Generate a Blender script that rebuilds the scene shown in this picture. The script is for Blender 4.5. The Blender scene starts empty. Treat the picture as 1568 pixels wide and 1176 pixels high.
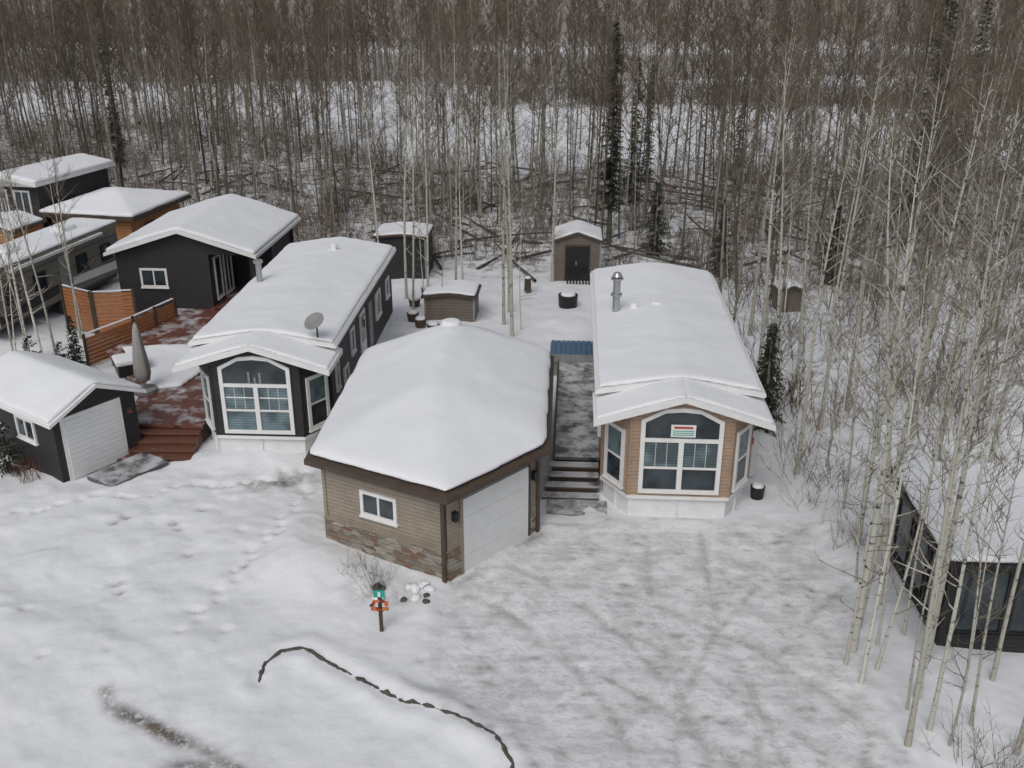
import bpy, bmesh, math, random
import numpy as np
from mathutils import Vector, Matrix
R=math.radians
S=bpy.context.scene
# ------------------------------------------------------------------ materials
def new_mat(name):
    m=bpy.data.materials.new(name); m.use_nodes=True
    nt=m.node_tree; b=nt.nodes["Principled BSDF"]
    return m,nt,b
def N(nt,t,**k):
    n=nt.nodes.new(t)
    for a,v in k.items():
        if a in n.inputs.keys(): n.inputs[a].default_value=v
        else: setattr(n,a,v)
    return n
def L(nt,a,b): nt.links.new(a,b)
def noise(nt,scale,detail=4,rough=.55,vec=None):
    n=nt.nodes.new('ShaderNodeTexNoise'); n.inputs['Scale'].default_value=scale
    n.inputs['Detail'].default_value=detail; n.inputs['Roughness'].default_value=rough
    if vec is not None: L(nt,vec,n.inputs['Vector'])
    return n.outputs['Fac']
def ramp(nt,fac,stops):
    r=nt.nodes.new('ShaderNodeValToRGB'); L(nt,fac,r.inputs[0])
    e=r.color_ramp.elements
    while len(e)<len(stops): e.new(.5)
    for i,(p,c) in enumerate(stops):
        e[i].position=p; e[i].color=(c,c,c,1) if not isinstance(c,tuple) else (*c,1)
    return r.outputs[0]
def mix(nt,f,a,b,mode='MIX'):
    m=nt.nodes.new('ShaderNodeMix'); m.data_type='RGBA'; m.blend_type=mode
    for s,v in ((m.inputs[0],f),(m.inputs[6],a),(m.inputs[7],b)):
        if hasattr(v,'is_linked'): L(nt,v,s)
        elif isinstance(v,tuple): s.default_value=(*v,1)
        else: s.default_value=v
    return m.outputs[2]
def mth(nt,op,a,b=None,c=None):
    m=nt.nodes.new('ShaderNodeMath'); m.operation=op
    for i,v in enumerate((a,b,c)):
        if v is None: continue
        if hasattr(v,'is_linked'): L(nt,v,m.inputs[i])
        else: m.inputs[i].default_value=v
    return m.outputs[0]
def bump(nt,b,h,strength=.3,dist=.05):
    n=nt.nodes.new('ShaderNodeBump'); n.inputs['Strength'].default_value=strength; n.inputs['Distance'].default_value=dist
    L(nt,h,n.inputs['Height']); L(nt,n.outputs[0],b.inputs['Normal'])
def pos(nt):
    g=nt.nodes.new('ShaderNodeNewGeometry'); return g.outputs['Position'],g
def sep(nt,v):
    s=nt.nodes.new('ShaderNodeSeparateXYZ'); L(nt,v,s.inputs[0]); return s.outputs
def objv(nt): return nt.nodes.new('ShaderNodeTexCoord').outputs['Object']

def plain(name,col,rough=.6,var=.15,scale=3,metal=0,spec=.3):
    m,nt,b=new_mat(name); v=objv(nt)
    f=noise(nt,scale,5,.6,v)
    d=tuple(c*(1-var) for c in col); l=tuple(min(1,c*(1+var)) for c in col)
    L(nt,mix(nt,ramp(nt,f,[(.3,0.),(.7,1.)]),d,l),b.inputs['Base Color'])
    b.inputs['Roughness'].default_value=rough; b.inputs['Metallic'].default_value=metal
    b.inputs['Specular IOR Level'].default_value=spec
    return m
def siding(name,col,pitch=.11,var=.1):
    m,nt,b=new_mat(name); p,g=pos(nt); z=sep(nt,p)[2]
    fr=mth(nt,'FRACT',mth(nt,'DIVIDE',z,pitch))
    line=ramp(nt,fr,[(0.,.5),(.1,.6),(.16,1.),(1.,.93)])
    f=noise(nt,1.3,4,.6,p)
    c=mix(nt,f,tuple(x*(1-var) for x in col),tuple(x*(1+var) for x in col))
    dirt=ramp(nt,noise(nt,2.2,6,.7,p),[(.35,.82),(.6,1.)])
    c=mix(nt,1.0,c,dirt,'MULTIPLY')
    L(nt,mix(nt,1.0,c,line,'MULTIPLY'),b.inputs['Base Color'])
    b.inputs['Roughness'].default_value=.55; b.inputs['Specular IOR Level'].default_value=.3
    bump(nt,b,mth(nt,'SUBTRACT',1.0,fr),.6,.02)
    return m
def snow_mat(name,col=(.80,.815,.84),bs=.2):
    m,nt,b=new_mat(name); p,g=pos(nt)
    f=noise(nt,.6,4,.5,p)
    L(nt,mix(nt,ramp(nt,f,[(.3,0.),(.7,1.)]),tuple(c*.955 for c in col),col),b.inputs['Base Color'])
    b.inputs['Roughness'].default_value=.65; b.inputs['Specular IOR Level'].default_value=.2
    h=mth(nt,'ADD',noise(nt,1.3,3,.5,p),mth(nt,'MULTIPLY',noise(nt,18,3,.6,p),.06))
    bump(nt,b,h,bs,.10)
    return m
def deck_mat(name,col,snow=.5,axis=1,pitch=.14):
    m,nt,b=new_mat(name); p,g=pos(nt); q=sep(nt,p)
    fr=mth(nt,'FRACT',mth(nt,'DIVIDE',q[axis],pitch))
    line=ramp(nt,fr,[(0.,.25),(.08,.3),(.13,1.),(1.,1.)])
    f=noise(nt,5,5,.6,p)
    c=mix(nt,f,tuple(x*.6 for x in col),tuple(x*1.3 for x in col))
    c=mix(nt,1.0,c,line,'MULTIPLY')
    nz=sep(nt,g.outputs['Normal'])[2]
    up=ramp(nt,nz,[(.5,0.),(.8,1.)])
    sn=ramp(nt,noise(nt,1.6,6,.65,p),[(max(0,.62-snow*.35),0.),(min(1,.78-snow*.3),1.)])
    L(nt,mix(nt,mth(nt,'MULTIPLY',up,mth(nt,'MULTIPLY',sn,.85)),c,(.60,.62,.65)),b.inputs['Base Color'])
    b.inputs['Roughness'].default_value=.45
    return m
M={}
M['snow']=snow_mat('roof_snow')
M['tan']=siding('tan_siding',(.40,.285,.205))
M['gtan']=siding('garage_siding',(.32,.275,.22))
M['char']=siding('charcoal_siding',(.034,.033,.036))
M['white']=plain('white_trim',(.74,.74,.73),.45,.05)
M['door']=plain('garage_door_white',(.70,.71,.71),.4,.04)
M['skirt']=plain('white_skirt',(.72,.73,.74),.6,.08)
M['brown']=plain('brown_fascia',(.075,.055,.042),.5,.2)
M['black']=plain('black_metal',(.02,.02,.022),.4,.2)
M['dark']=plain('dark_gap',(.03,.03,.03),.7,.1)
M['greybox']=plain('grey_panel',(.25,.25,.25),.6,.12)
M['orange']=deck_mat('cedar_boards',(.40,.165,.065),0.0,2,.15)
M['cedar']=siding('cedar_siding',(.40,.19,.08),.15,.3)
M['deckred']=deck_mat('red_deck',(.16,.06,.04),.42,1,.14)
M['deckgrey']=deck_mat('grey_deck',(.11,.10,.095),.66,1,.14)
M['step']=deck_mat('step_boards',(.15,.062,.04),.10,2,.3)
M['gstep']=deck_mat('grey_step_boards',(.11,.085,.07),.85,2,.3)
M['metal']=plain('galvanised',(.42,.43,.44),.35,.1,metal=.7)
M['taupe']=siding('rv_side',(.20,.19,.16),.6,.1)
M['shed']=siding('brown_siding',(.17,.145,.12),.14)
M['canvas']=plain('canvas_cover',(.36,.35,.33),.8,.1,6)
M['rock']=plain('rock',(.09,.08,.07),.8,.4,9)
M['teal']=plain('teal_paint',(.03,.33,.28),.5,.1)
M['red']=plain('red_paint',(.40,.05,.04),.5,.15)
M['orangep']=plain('orange_paint',(.55,.16,.04),.5,.15)
M['blue']=plain('blue_cover',(.07,.14,.24),.35,.2)
m,nt,b=new_mat('stone_veneer'); p,g=pos(nt)
q=sep(nt,p)
row=mth(nt,'FRACT',mth(nt,'DIVIDE',q[2],.12))
vo=N(nt,'ShaderNodeTexVoronoi',Scale=1.0); mp=N(nt,'ShaderNodeMapping'); mp.inputs['Scale'].default_value=(3.6,3.6,8.3); L(nt,p,mp.inputs[0]); L(nt,mp.outputs[0],vo.inputs['Vector'])
vs=sep(nt,vo.outputs['Color'])[0]
c=mix(nt,vs,(.17,.15,.12),(.44,.41,.35))
c=mix(nt,ramp(nt,sep(nt,vo.outputs['Color'])[1],[(.75,0.),(.85,1.)]),c,(.22,.14,.10))
c=mix(nt,1.0,c,ramp(nt,row,[(0.,.45),(.1,.55),(.16,1.),(1.,1.)]),'MULTIPLY')
c=mix(nt,1.0,c,ramp(nt,noise(nt,14,4,.7,p),[(.3,.75),(.6,1.)]),'MULTIPLY')
L(nt,c,b.inputs['Base Color']); b.inputs['Roughness'].default_value=.8; bump(nt,b,mth(nt,'ADD',vs,noise(nt,14,4,.7,p)),.8,.04); M['stone']=m
def glass(name,col,blind):
    m,nt,b=new_mat(name); p,g=pos(nt); q=sep(nt,p)
    f=noise(nt,1.5,2,.5,p)
    c=mix(nt,ramp(nt,f,[(.4,0.),(.6,1.)]),tuple(x*.55 for x in col),tuple(x*1.25 for x in col))
    if blind:
        fr=mth(nt,'FRACT',mth(nt,'DIVIDE',q[2],.085))
        c=mix(nt,1.0,c,ramp(nt,fr,[(0.,.6),(.3,.7),(.5,1.),(1.,1.)]),'MULTIPLY')
    L(nt,c,b.inputs['Base Color']); b.inputs['Roughness'].default_value=.06; b.inputs['Specular IOR Level'].default_value=.6
    return m
M['glass']=glass('window_glass',(.035,.047,.055),False)
M['blind']=glass('window_glass_blinds',(.13,.19,.21),True)
# ------------------------------------------------------------------ mesh helpers
def link(o): S.collection.objects.link(o)
def empty(name,x,y,yaw=0,z=0):
    e=bpy.data.objects.new(name,None); e.location=(x,y,z); e.rotation_euler=(0,0,R(yaw)); e.empty_display_size=.3; link(e); return e
def mk(name,V,F,mat,parent=None,recalc=True,smooth=False,mi=None):
    me=bpy.data.meshes.new(name); me.from_pydata(V,[],F)
    mats=mat if isinstance(mat,list) else [mat]
    for a in mats: me.materials.append(a)
    if mi is not None: me.polygons.foreach_set('material_index',mi)
    if recalc:
        bm=bmesh.new(); bm.from_mesh(me); bmesh.ops.recalc_face_normals(bm,faces=bm.faces); bm.to_mesh(me); bm.free()
    if smooth: me.polygons.foreach_set('use_smooth',[True]*len(me.polygons))
    o=bpy.data.objects.new(name,me); link(o)
    if parent: o.parent=parent
    return o
def prism(name,poly,z0,z1,mat,parent=None):
    n=len(poly); V=[(x,y,z0) for x,y in poly]+[(x,y,z1) for x,y in poly]
    F=[tuple(range(n)),tuple(range(n,2*n))]+[(i,(i+1)%n,n+(i+1)%n,n+i) for i in range(n)]
    return mk(name,V,F,mat,parent)
def box(name,x0,x1,y0,y1,z0,z1,mat,parent=None):
    return prism(name,[(x0,y0),(x1,y0),(x1,y1),(x0,y1)],z0,z1,mat,parent)
def extY(name,prof,y0,y1,mat,parent=None):
    n=len(prof); V=[(x,y0,z) for x,z in prof]+[(x,y1,z) for x,z in prof]
    F=[tuple(range(n)),tuple(range(n,2*n))]+[(i,(i+1)%n,n+(i+1)%n,n+i) for i in range(n)]
    return mk(name,V,F,mat,parent)
dtex=bpy.data.textures.new('snow_lumps','CLOUDS'); dtex.noise_scale=1.1
def soften(o,vox=.07,it=12,disp=.06):
    m=o.modifiers.new('r','REMESH'); m.mode='VOXEL'; m.voxel_size=vox; m.use_smooth_shade=True
    s=o.modifiers.new('s','SMOOTH'); s.iterations=it; s.factor=.5
    if disp:
        d=o.modifiers.new('d','DISPLACE'); d.texture=dtex; d.texture_coords='GLOBAL'; d.strength=disp; d.mid_level=.5
def gable(parent,x0,x1,y0,y1,ze,zr,mat,th=.16,snow=.2,tag='',inset=.04,it=14):
    xc=(x0+x1)/2
    extY('roof'+tag,[(x0,ze),(xc,zr),(x1,ze),(x1,ze-th),(xc,zr-th),(x0,ze-th)],y0,y1,mat,parent)
    i=inset; xm=(x1-x0)*.16; zm=zr-(zr-ze)*.32
    o=extY('roof_snow'+tag,[(x0+i,ze-.01),(xc,zr-.02),(x1-i,ze-.01),(x1-i,ze+snow),(xc+xm,zm+snow),(xc,zr+snow-.05),(xc-xm,zm+snow),(x0+i,ze+snow)],y0+i,y1-i,M['snow'],parent)
    soften(o,it=it)
def solid_roof(parent,V,faces,loop,mat,th=.16,snow=.2,tag='',it=14,vox=.07):
    n=len(V)
    def mkz(nm,d0,d1,mt,sc):
        cx=sum(v[0] for v in V)/n; cy=sum(v[1] for v in V)/n
        W=[(cx+(x-cx)*sc,cy+(y-cy)*sc,z+d0) for x,y,z in V]+[(cx+(x-cx)*sc,cy+(y-cy)*sc,z+d1) for x,y,z in V]
        F=[f for f in faces]+[tuple(n+i for i in f) for f in faces]
        k=len(loop); F+=[(loop[i],loop[(i+1)%k],n+loop[(i+1)%k],n+loop[i]) for i in range(k)]
        return mk(nm,W,F,mt,parent)
    mkz('roof'+tag,-th,0,mat,1); o=mkz('roof_snow'+tag,-.01,snow,M['snow'],.992); soften(o,vox,it)
class W:
    def __init__(s,par,p0,p1):
        s.par=par; s.p0=Vector((p0[0],p0[1])); d=Vector((p1[0],p1[1]))-s.p0; s.len=d.length; s.d=d.normalized(); s.n=Vector((s.d.y,-s.d.x))
    def P(s,a,h,d): q=s.p0+s.d*a+s.n*d; return (q.x,q.y,h)
    def poly(s,name,pts,d0,d1,mat):
        n=len(pts); V=[s.P(a,h,d0) for a,h in pts]+[s.P(a,h,d1) for a,h in pts]
        F=[tuple(range(n)),tuple(range(n,2*n))]+[(i,(i+1)%n,n+(i+1)%n,n+i) for i in range(n)]
        return mk(name,V,F,mat,s.par)
    def box(s,name,a0,a1,h0,h1,d0,d1,mat): return s.poly(name,[(a0,h0),(a1,h0),(a1,h1),(a0,h1)],d0,d1,mat)
    def window(s,a0,a1,h0,h1,cols=2,rows=1,fw=.09,g='glass',fr='white',split=None):
        f=M[fr]
        s.box('window_frame',a0,a1,h0,h0+fw,-.01,.06,f); s.box('window_frame',a0,a1,h1-fw,h1,-.01,.06,f)
        s.box('window_frame',a0,a0+fw,h0+fw,h1-fw,-.01,.06,f); s.box('window_frame',a1-fw,a1,h0+fw,h1-fw,-.01,.06,f)
        s.box('window_sill',a0-.03,a1+.03,h0-.05,h0-.001,-.01,.09,f)
        if split:
            hm=h0+(h1-h0)*split
            s.box('window_glass',a0+fw,a1-fw,h0+fw,hm,-.01,.02,M['glass']); s.box('window_glass',a0+fw,a1-fw,hm,h1-fw,-.01,.02,M['blind'])
            s.box('window_bar',a0+fw,a1-fw,hm-.025,hm+.025,0,.045,f)
        else: s.box('window_glass',a0+fw,a1-fw,h0+fw,h1-fw,-.01,.02,M[g])
        for i in range(1,cols):
            a=a0+(a1-a0)*i/cols; s.box('window_bar',a-.03,a+.03,h0+fw,h1-fw,0,.05,f)
        for i in range(1,rows):
            h=h0+(h1-h0)*i/rows; s.box('window_bar',a0+fw,a1-fw,h-.015,h+.015,0,.04,f)
def cyl(name,x,y,z0,z1,r,mat,parent=None,r2=None,n=20):
    r2=r if r2 is None else r2
    V=[(x+r*math.cos(6.2832*i/n),y+r*math.sin(6.2832*i/n),z0) for i in range(n)]+[(x+r2*math.cos(6.2832*i/n),y+r2*math.sin(6.2832*i/n),z1) for i in range(n)]
    F=[tuple(range(n)),tuple(range(n,2*n))]+[(i,(i+1)%n,n+(i+1)%n,n+i) for i in range(n)]
    o=mk(name,V,F,mat,parent); return o
# ------------------------------------------------------------------ park-model house
def park_home(name,x,y,yaw,wall,fas,cb,sale=False):
    e=empty(name,x,y,yaw)
    bay=[(-2.08,0),(-1.38,-1.08),(1.38,-1.08),(2.08,0)]
    full=[(-2.08,11.3)]+bay+[(2.08,11.3)]
    sk=[(-2.0,11.2),(-2.0,0.05),(-1.34,-1.0),(1.34,-1.0),(2.0,0.05),(2.0,11.2)]
    prism('skirting',sk,-.3,.66,M['skirt'],e)
    prism('walls',full,.66,3.0,wall,e)
    extY('bay_pediment',[(-2.0,3.0),(2.0,3.0),(2.0,3.06),(0,3.68),(-2.0,3.06)],-1.08,-.1,wall,e)
    extY('end_walls',[(-2.08,3.0),(2.08,3.0),(2.08,3.32),(0,3.72),(-2.08,3.32)],.0,11.3,wall,e)
    gable(e,-2.28,2.28,-.12,11.5,3.42,3.80,fas,.14,.13,'_main',it=18)
    gable(e,-2.38,2.38,-1.42,.5,3.06,3.80,M['white'],.16,.09,'_bay',.05,it=5)
    # gutters and downspouts
    for sx in (-2.33,2.28): box('gutter',sx,sx+.05,-.1,11.4,3.28,3.38,M['white'],e)
    for a,b_ in ((bay[0],bay[1]),(bay[1],bay[2]),(bay[2],bay[3])):
        w=W(e,a,b_); w.box('base_trim',0,w.len,.60,.70,-.02,.03,M['white'])
        w.box('corner_board',0,.05,.70,3.0,-.01,.025,cb); w.box('corner_board',w.len-.05,w.len,.70,3.0,-.01,.025,cb)
        w.box('skirt_seam',w.len*.5-.01,w.len*.5+.01,-.2,.6,-.09,-.03,M['white'])
    w=W(e,bay[1],bay[2]); c=w.len/2; hw=1.10; f=M['white']; fw=.12
    h0,h1,ha,hm=.80,3.0,3.38,2.42
    w.box('window_frame',c-hw,c+hw,h0,h0+fw,-.01,.07,f)
    w.box('window_frame',c-hw,c-hw+fw,h0+fw,h1-.06,-.01,.07,f); w.box('window_frame',c+hw-fw,c+hw,h0+fw,h1-.06,-.01,.07,f)
    for sg,dd in ((-1,.07),(1,.071)):
        w.poly('window_frame',[(c+sg*hw,h1-.06),(c+sg*(hw-fw),h1-.06),(c+sg*hw*.42,ha-.16),(c,ha-.12),(c,ha),(c+sg*hw*.42,ha-.05),(c+sg*hw,h1)],-.01,dd,f)
    w.poly('transom_glass',[(c-hw+fw,hm),(c+hw-fw,hm),(c+hw-fw,h1-.06),(c+hw*.42,ha-.16),(c,ha-.12),(c-hw*.42,ha-.16),(c-hw+fw,h1-.06)],-.01,.02,M['glass'])
    w.box('window_rail',c-hw+fw,c+hw-fw,hm-.06,hm+.05,0,.065,f)
    w.box('window_post',c-.07,c+.07,h0+fw,hm-.06,0,.065,f)
    for s_ in (-1,1):
        a0,a1=(c-hw+fw,c-.07) if s_<0 else (c+.07,c+hw-fw)
        mid=h0+fw+.66
        w.box('glass_low',a0,a1,h0+fw,mid,-.01,.02,M['glass'] if sale else M['blind']); w.box('glass_high',a0,a1,mid,hm-.06,-.01,.02,M['blind'])
        w.box('meeting_rail',a0,a1,mid-.03,mid+.03,0,.05,f)
        for i in (1,2):
            a=a0+(a1-a0)*i/3; w.box('muntin',a-.006,a+.006,mid+.03,hm-.06,0,.03,f)
        if not sale: w.box('blind_slat_gap',a0+.02,a1-.02,mid+.40,mid+.44,.0,.025,f)
    if not sale:
        for k in (-.18,0,.16): w.box('vase',c+k-.03,c+k+.03,hm+.05,hm+.25+abs(k),.02,.035,M['greybox'])
    if sale:
        w.box('sale_notice',c-.30,c+.36,2.52,2.88,.03,.045,M['white']); w.box('sale_notice_heading',c-.22,c+.28,2.77,2.83,.046,.05,M['red'])
        for k in range(3): w.box('sale_notice_text',c-.25,c+.31,2.57+k*.06,2.595+k*.06,.046,.05,M['teal'])
    for a,b_ in ((bay[0],bay[1]),(bay[2],bay[3])):
        w=W(e,a,b_); w.window(w.len/2-.44,w.len/2+.44,.84,2.6,1,1,.11,split=.48)
    return e
rh=park_home('tan_park_model_home',4.62,24.75,-3.5,M['tan'],M['white'],M['tan'],True)
cyl('chimney_pipe',-1.55,6.0,3.5,4.75,.12,M['metal'],rh); cyl('chimney_cap',-1.55,6.0,4.75,4.8,.2,M['metal'],rh); cyl('chimney_top',-1.55,6.0,4.86,4.98,.17,M['metal'],rh,.1); cyl('chimney_neck',-1.55,6.0,4.8,4.86,.08,M['metal'],rh); cyl('chimney_collar',-1.55,6.0,4.2,4.26,.19,M['metal'],rh)
for i,(x,y,s) in enumerate(((-.2,6.3,.14),(-.95,6.1,.10))):
    o=cyl('roof_vent_snow',x,y,3.65,3.92,s*1.6,M['snow'],rh,s*1.3); soften(o,.04,8,0)
w=W(rh,(2.08,0),(2.08,11.3))
for a in (1.5,4.2,7.5): w.window(a,a+.9,1.5,2.5)
w=W(rh,(-2.08,11.3),(-2.08,0)); w.window(7.0,7.9,1.5,2.5); w.box('side_door',4.2,5.1,.7,2.75,-.01,.04,M['white']); w.box('side_door_glass',4.35,4.95,1.6,2.6,.03,.05,M['glass']); w.window(9.3,10.1,1.4,2.5)
lh=park_home('charcoal_park_model_home',-7.75,28.55,-3.0,M['char'],M['white'],M['char'])
w=W(lh,(2.08,0),(2.08,11.3))
for a,b_,h0,h1 in ((.5,.95,1.6,2.7),(1.6,2.3,1.1,1.9),(2.9,3.5,1.9,2.8),(7.5,8.5,1.6,2.6),(9.8,10.5,1.7,2.5)): w.window(a,b_,h0,h1,1)
w.box('side_door',4.5,5.4,.75,2.8,-.01,.05,M['white']); w.box('side_door_glass',4.65,5.25,1.7,2.65,.04,.06,M['glass']); w.box('utility_panel',6.1,6.7,1.0,2.7,-.01,.05,M['greybox'])
cyl('roof_pipe',-1.7,5.6,3.5,4.35,.11,M['metal'],lh); cyl('roof_pipe_cap',-1.7,5.6,4.35,4.45,.17,M['metal'],lh)
cyl('roof_vent',.2,9.4,3.8,4.1,.12,M['snow'],lh)
V=[];F=[]
nr,na=5,20
for i in range(nr+1):
    r=.33*i/nr
    for j in range(na): V.append((r*math.cos(6.2832*j/na),r*math.sin(6.2832*j/na),.11*(i/nr)**2))
for i in range(nr):
    for j in range(na): F.append((i*na+j,i*na+(j+1)%na,(i+1)*na+(j+1)%na,(i+1)*na+j))
d=mk('satellite_dish',V,F,M['greybox'],lh,smooth=True); d.location=(1.75,-.1,4.1); d.rotation_euler=(R(32),R(-20),0)
md=d.modifiers.new('s','SOLIDIFY'); md.thickness=.02
cyl('dish_mast',1.75,.0,3.3,4.08,.025,M['black'],lh)
# ------------------------------------------------------------------ garage
g=empty('angled_garage',0,0)
Wp=[(-4.88,22.3),(-1.58,20.55),(.66,22.95),(1.0,29.2),(-1.3,31.1),(-4.45,29.35)]
prism('walls',Wp,-.3,2.62,M['gtan'],g)
E=[(-5.27,22.1,2.62),(-1.52,20.05,2.62),(1.0,22.7,2.62),(1.36,29.4,2.62),(-1.1,31.7,2.62),(-4.85,29.6,2.62),(-2.2,24.6,3.55),(-1.9,28.9,3.75)]
solid_roof(g,E,[(0,1,6),(1,2,6),(2,3,7,6),(3,4,7),(4,5,7),(5,0,6,7)],[0,1,2,3,4,5],M['brown'],.13,.24,it=60,vox=.09)
o=cyl('roof_vent_snow',-1.9,28.9,3.7,4.02,.36,M['snow'],g,.3); soften(o,.05,16,0)
w=W(g,Wp[0],Wp[1])
w.box('stone_band',.0,w.len,-.3,.86,.0,.05,M['stone']); w.box('stone_cap',0,w.len,.86,.92,0,.08,M['gtan'])
w.window(1.2,2.3,1.28,2.0,2)
w.box('corner_trim',w.len-.12,w.len,.92,2.45,.003,.04,M['brown'])
w.box('downspout',w.len-.10,w.len-.0,.0,2.45,.055,.13,M['brown']); w.box('corner_trim',0,.1,.92,2.45,.0,.03,M['gtan'])
w=W(g,Wp[1],Wp[2])
w.box('stone_band',0,.42,-.3,.86,0,.05,M['stone']); w.box('stone_band',2.98,w.len,-.3,.86,0,.05,M['stone'])
w.box('door_back',.50,2.92,-.2,2.2,.0,.02,M['greybox'])
for i in range(4): w.box('door_panel',.52,2.90,.0+i*.54,.534+i*.54,.01,.045,M['door'])
w.box('door_seal',.50,2.92,-.05,.0,.0,.05,M['black'])
w.box('door_trim',.42,.50,-.1,2.28,0,.06,M['gtan']); w.box('door_trim',2.92,2.98,-.1,2.28,0,.06,M['brown']); w.box('door_trim',.42,2.98,2.28,2.36,0,.06,M['gtan'])
w.box('garage_light',.16,.28,1.7,1.95,0,.14,M['black']); w.box('garage_light',3.05,3.15,1.7,1.95,.0,.14,M['black'])
w.box('downspout',w.len-.1,w.len,0,2.45,.06,.12,M['brown'])
w=W(g,Wp[2],Wp[3]); w.box('side_door',1.2,2.1,.6,2.45,0,.04,M['white'])
# ------------------------------------------------------------------ decks and stairs (right home)
e=empty('entry_deck',4.62,24.75,-3.5)
box('deck_boards',-3.42,-2.09,1.3,9.3,.50,.60,M['deckgrey'],e)
box('deck_skirt',-3.40,-2.1,1.4,9.25,-.2,.497,M['dark'],e)
for i in range(4):
    y0=1.3-(i+1)*.40; z=.48-i*.125
    box('tread',-3.55-.07*i,-2.12,y0,y0+.34,z-.05,z,M['gstep'],e)
    box('riser',-3.5-.07*i,-2.15,y0+.06,y0+.36,-.2,z-.052,M['brown'],e)
box('landing',-3.6,-1.9,-1.15,-.32,-.1,.05,M['deckgrey'],e)
box('deck_curb',-3.48,-3.42,1.3,9.3,.52,.66,M['brown'],e)
hb=empty('hot_tub',2.35,34.9,-3.5)
box('tub_body',-.9,.9,-.9,.9,-.1,.72,M['greybox'],hb)
for i in range(9): box('cover_rib',-.86+i*.192,-.86+i*.192+.17,-.86,.86,.722,.80,M['blue'],hb)
box('tub_frame',-.95,.95,-.98,-.9,.6,.9,M['metal'],hb)
# ------------------------------------------------------------------ back-yard sheds
def small_shed(name,x,y,yaw,w_,d_,h,hr,mat,door=True,fas='brown',snow=.15):
    e=empty(name,x,y,yaw)
    box('walls',-w_/2,w_/2,-d_/2,d_/2,-.2,h,mat,e)
    extY('gable_ends',[(-w_/2,h),(w_/2,h),(0,hr-.05)],-d_/2,d_/2,mat,e)
    gable(e,-w_/2-.12,w_/2+.12,-d_/2-.15,d_/2+.15,h+.03,hr+.03,M[fas],.09,snow,it=8)
    w=W(e,(-w_/2,-d_/2),(w_/2,-d_/2))
    if door:
        c=w_/2
        w.box('door_frame',c-.62,c+.62,-.05,1.78,0,.03,M[fas])
        w.box('door_leaf',c-.56,c-.01,0,1.7,.03,.06,M['black']); w.box('door_leaf',c+.01,c+.56,0,1.7,.03,.06,M['black'])
        w.box('door_handle',c-.08,c-.04,.8,1.0,.06,.09,M['metal'])
    for a in (0,w_-.07): w.box('corner_trim',a,a+.07,-.1,h,0,.03,M['greybox'])
    return e
sh=small_shed('garden_shed',3.25,47.6,-3,2.3,2.2,1.95,2.4,M['shed'],snow=.12)
for i in range(9): box('picket',-.5+i*.15,-.42+i*.15,-1.75,-1.72,0,.55,M['black'],sh)
small_shed('black_storage_shed',-5.35,47.6,-4,2.5,2.2,2.15,2.3,M['char'],False,snow=.12)
small_shed('grey_storage_shed',-2.65,41.2,-4,2.2,1.7,1.1,1.25,M['shed'],False)
small_shed('wooden_playhouse',12.4,42.2,10,1.0,.9,.9,1.15,M['shed'],False)
fp=empty('fire_pit',2.55,42.6); cyl('pit_ring',0,0,-.05,.5,.42,M['black'],fp,.45); o=cyl('pit_snow',0,0,.42,.6,.38,M['snow'],fp,.3); soften(o,.05,5,0)
br=empty('rain_barrel',.75,44.9); cyl('barrel',0,0,-.05,.6,.17,M['brown'],br,.15); cyl('barrel_snow',0,0,.6,.68,.15,M['snow'],br,.1)
tb=empty('black_bucket',7.05,24.75); cyl('bucket',0,0,-.05,.42,.17,M['black'],tb,.21); o=cyl('bucket_snow',0,0,.40,.50,.19,M['snow'],tb,.15); soften(o,.04,4,0)
pt=empty('propane_tank',7.15,26.3); cyl('tank',0,0,0,.9,.19,M['white'],pt); cyl('tank_dome',0,0,.9,1.02,.19,M['white'],pt,.08); cyl('tank_valve',0,0,1.02,1.2,.07,M['red'],pt)
for i,(x,y) in enumerate(((-3.9,39.5),(-4.3,40.3),(-4.4,42.2),(-3.3,38.8),(-4.0,44.0))):
    e=empty('flower_planter',x,y); cyl('pot',0,0,-.05,.4,.2,M['brown'],e,.27); o=cyl('pot_snow',0,0,.38,.52,.26,M['snow'],e,.16); soften(o,.05,5,0)
# ------------------------------------------------------------------ charcoal shed on the left
s=empty('charcoal_shed',-13.35,25.75,55)
box('walls',0,2.75,0,4.2,-.3,2.05,M['char'],s)
extY('gable_ends',[(0,2.05),(2.75,2.05),(1.375,2.72)],0,4.2,M['char'],s)
gable(s,-.25,3.0,-.3,4.4,2.02,2.76,M['white'],.11,.15,it=16)
w=W(s,(0,0),(2.75,0))
w.box('door_frame',.22,2.22,-.05,1.98,0,.05,M['white'])
for i in range(12): w.box('door_slat',.32,2.12,.0+i*.155,.149+i*.155,.05,.07,M['door'])
w.box('wreath',2.40,2.58,1.35,1.55,0,.06,M['brown']); w.box('wreath_bow',2.45,2.53,1.38,1.44,.06,.08,M['red'])
w=W(s,(0,4.2),(0,0)); w.window(2.2,3.2,1.0,1.75,2)
rp=empty('shed_ramp',-12.7,26.3,55); box('ramp_boards',-.25,1.75,-1.3,-.1,-.1,.07,M['deckgrey'],rp)
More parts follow.
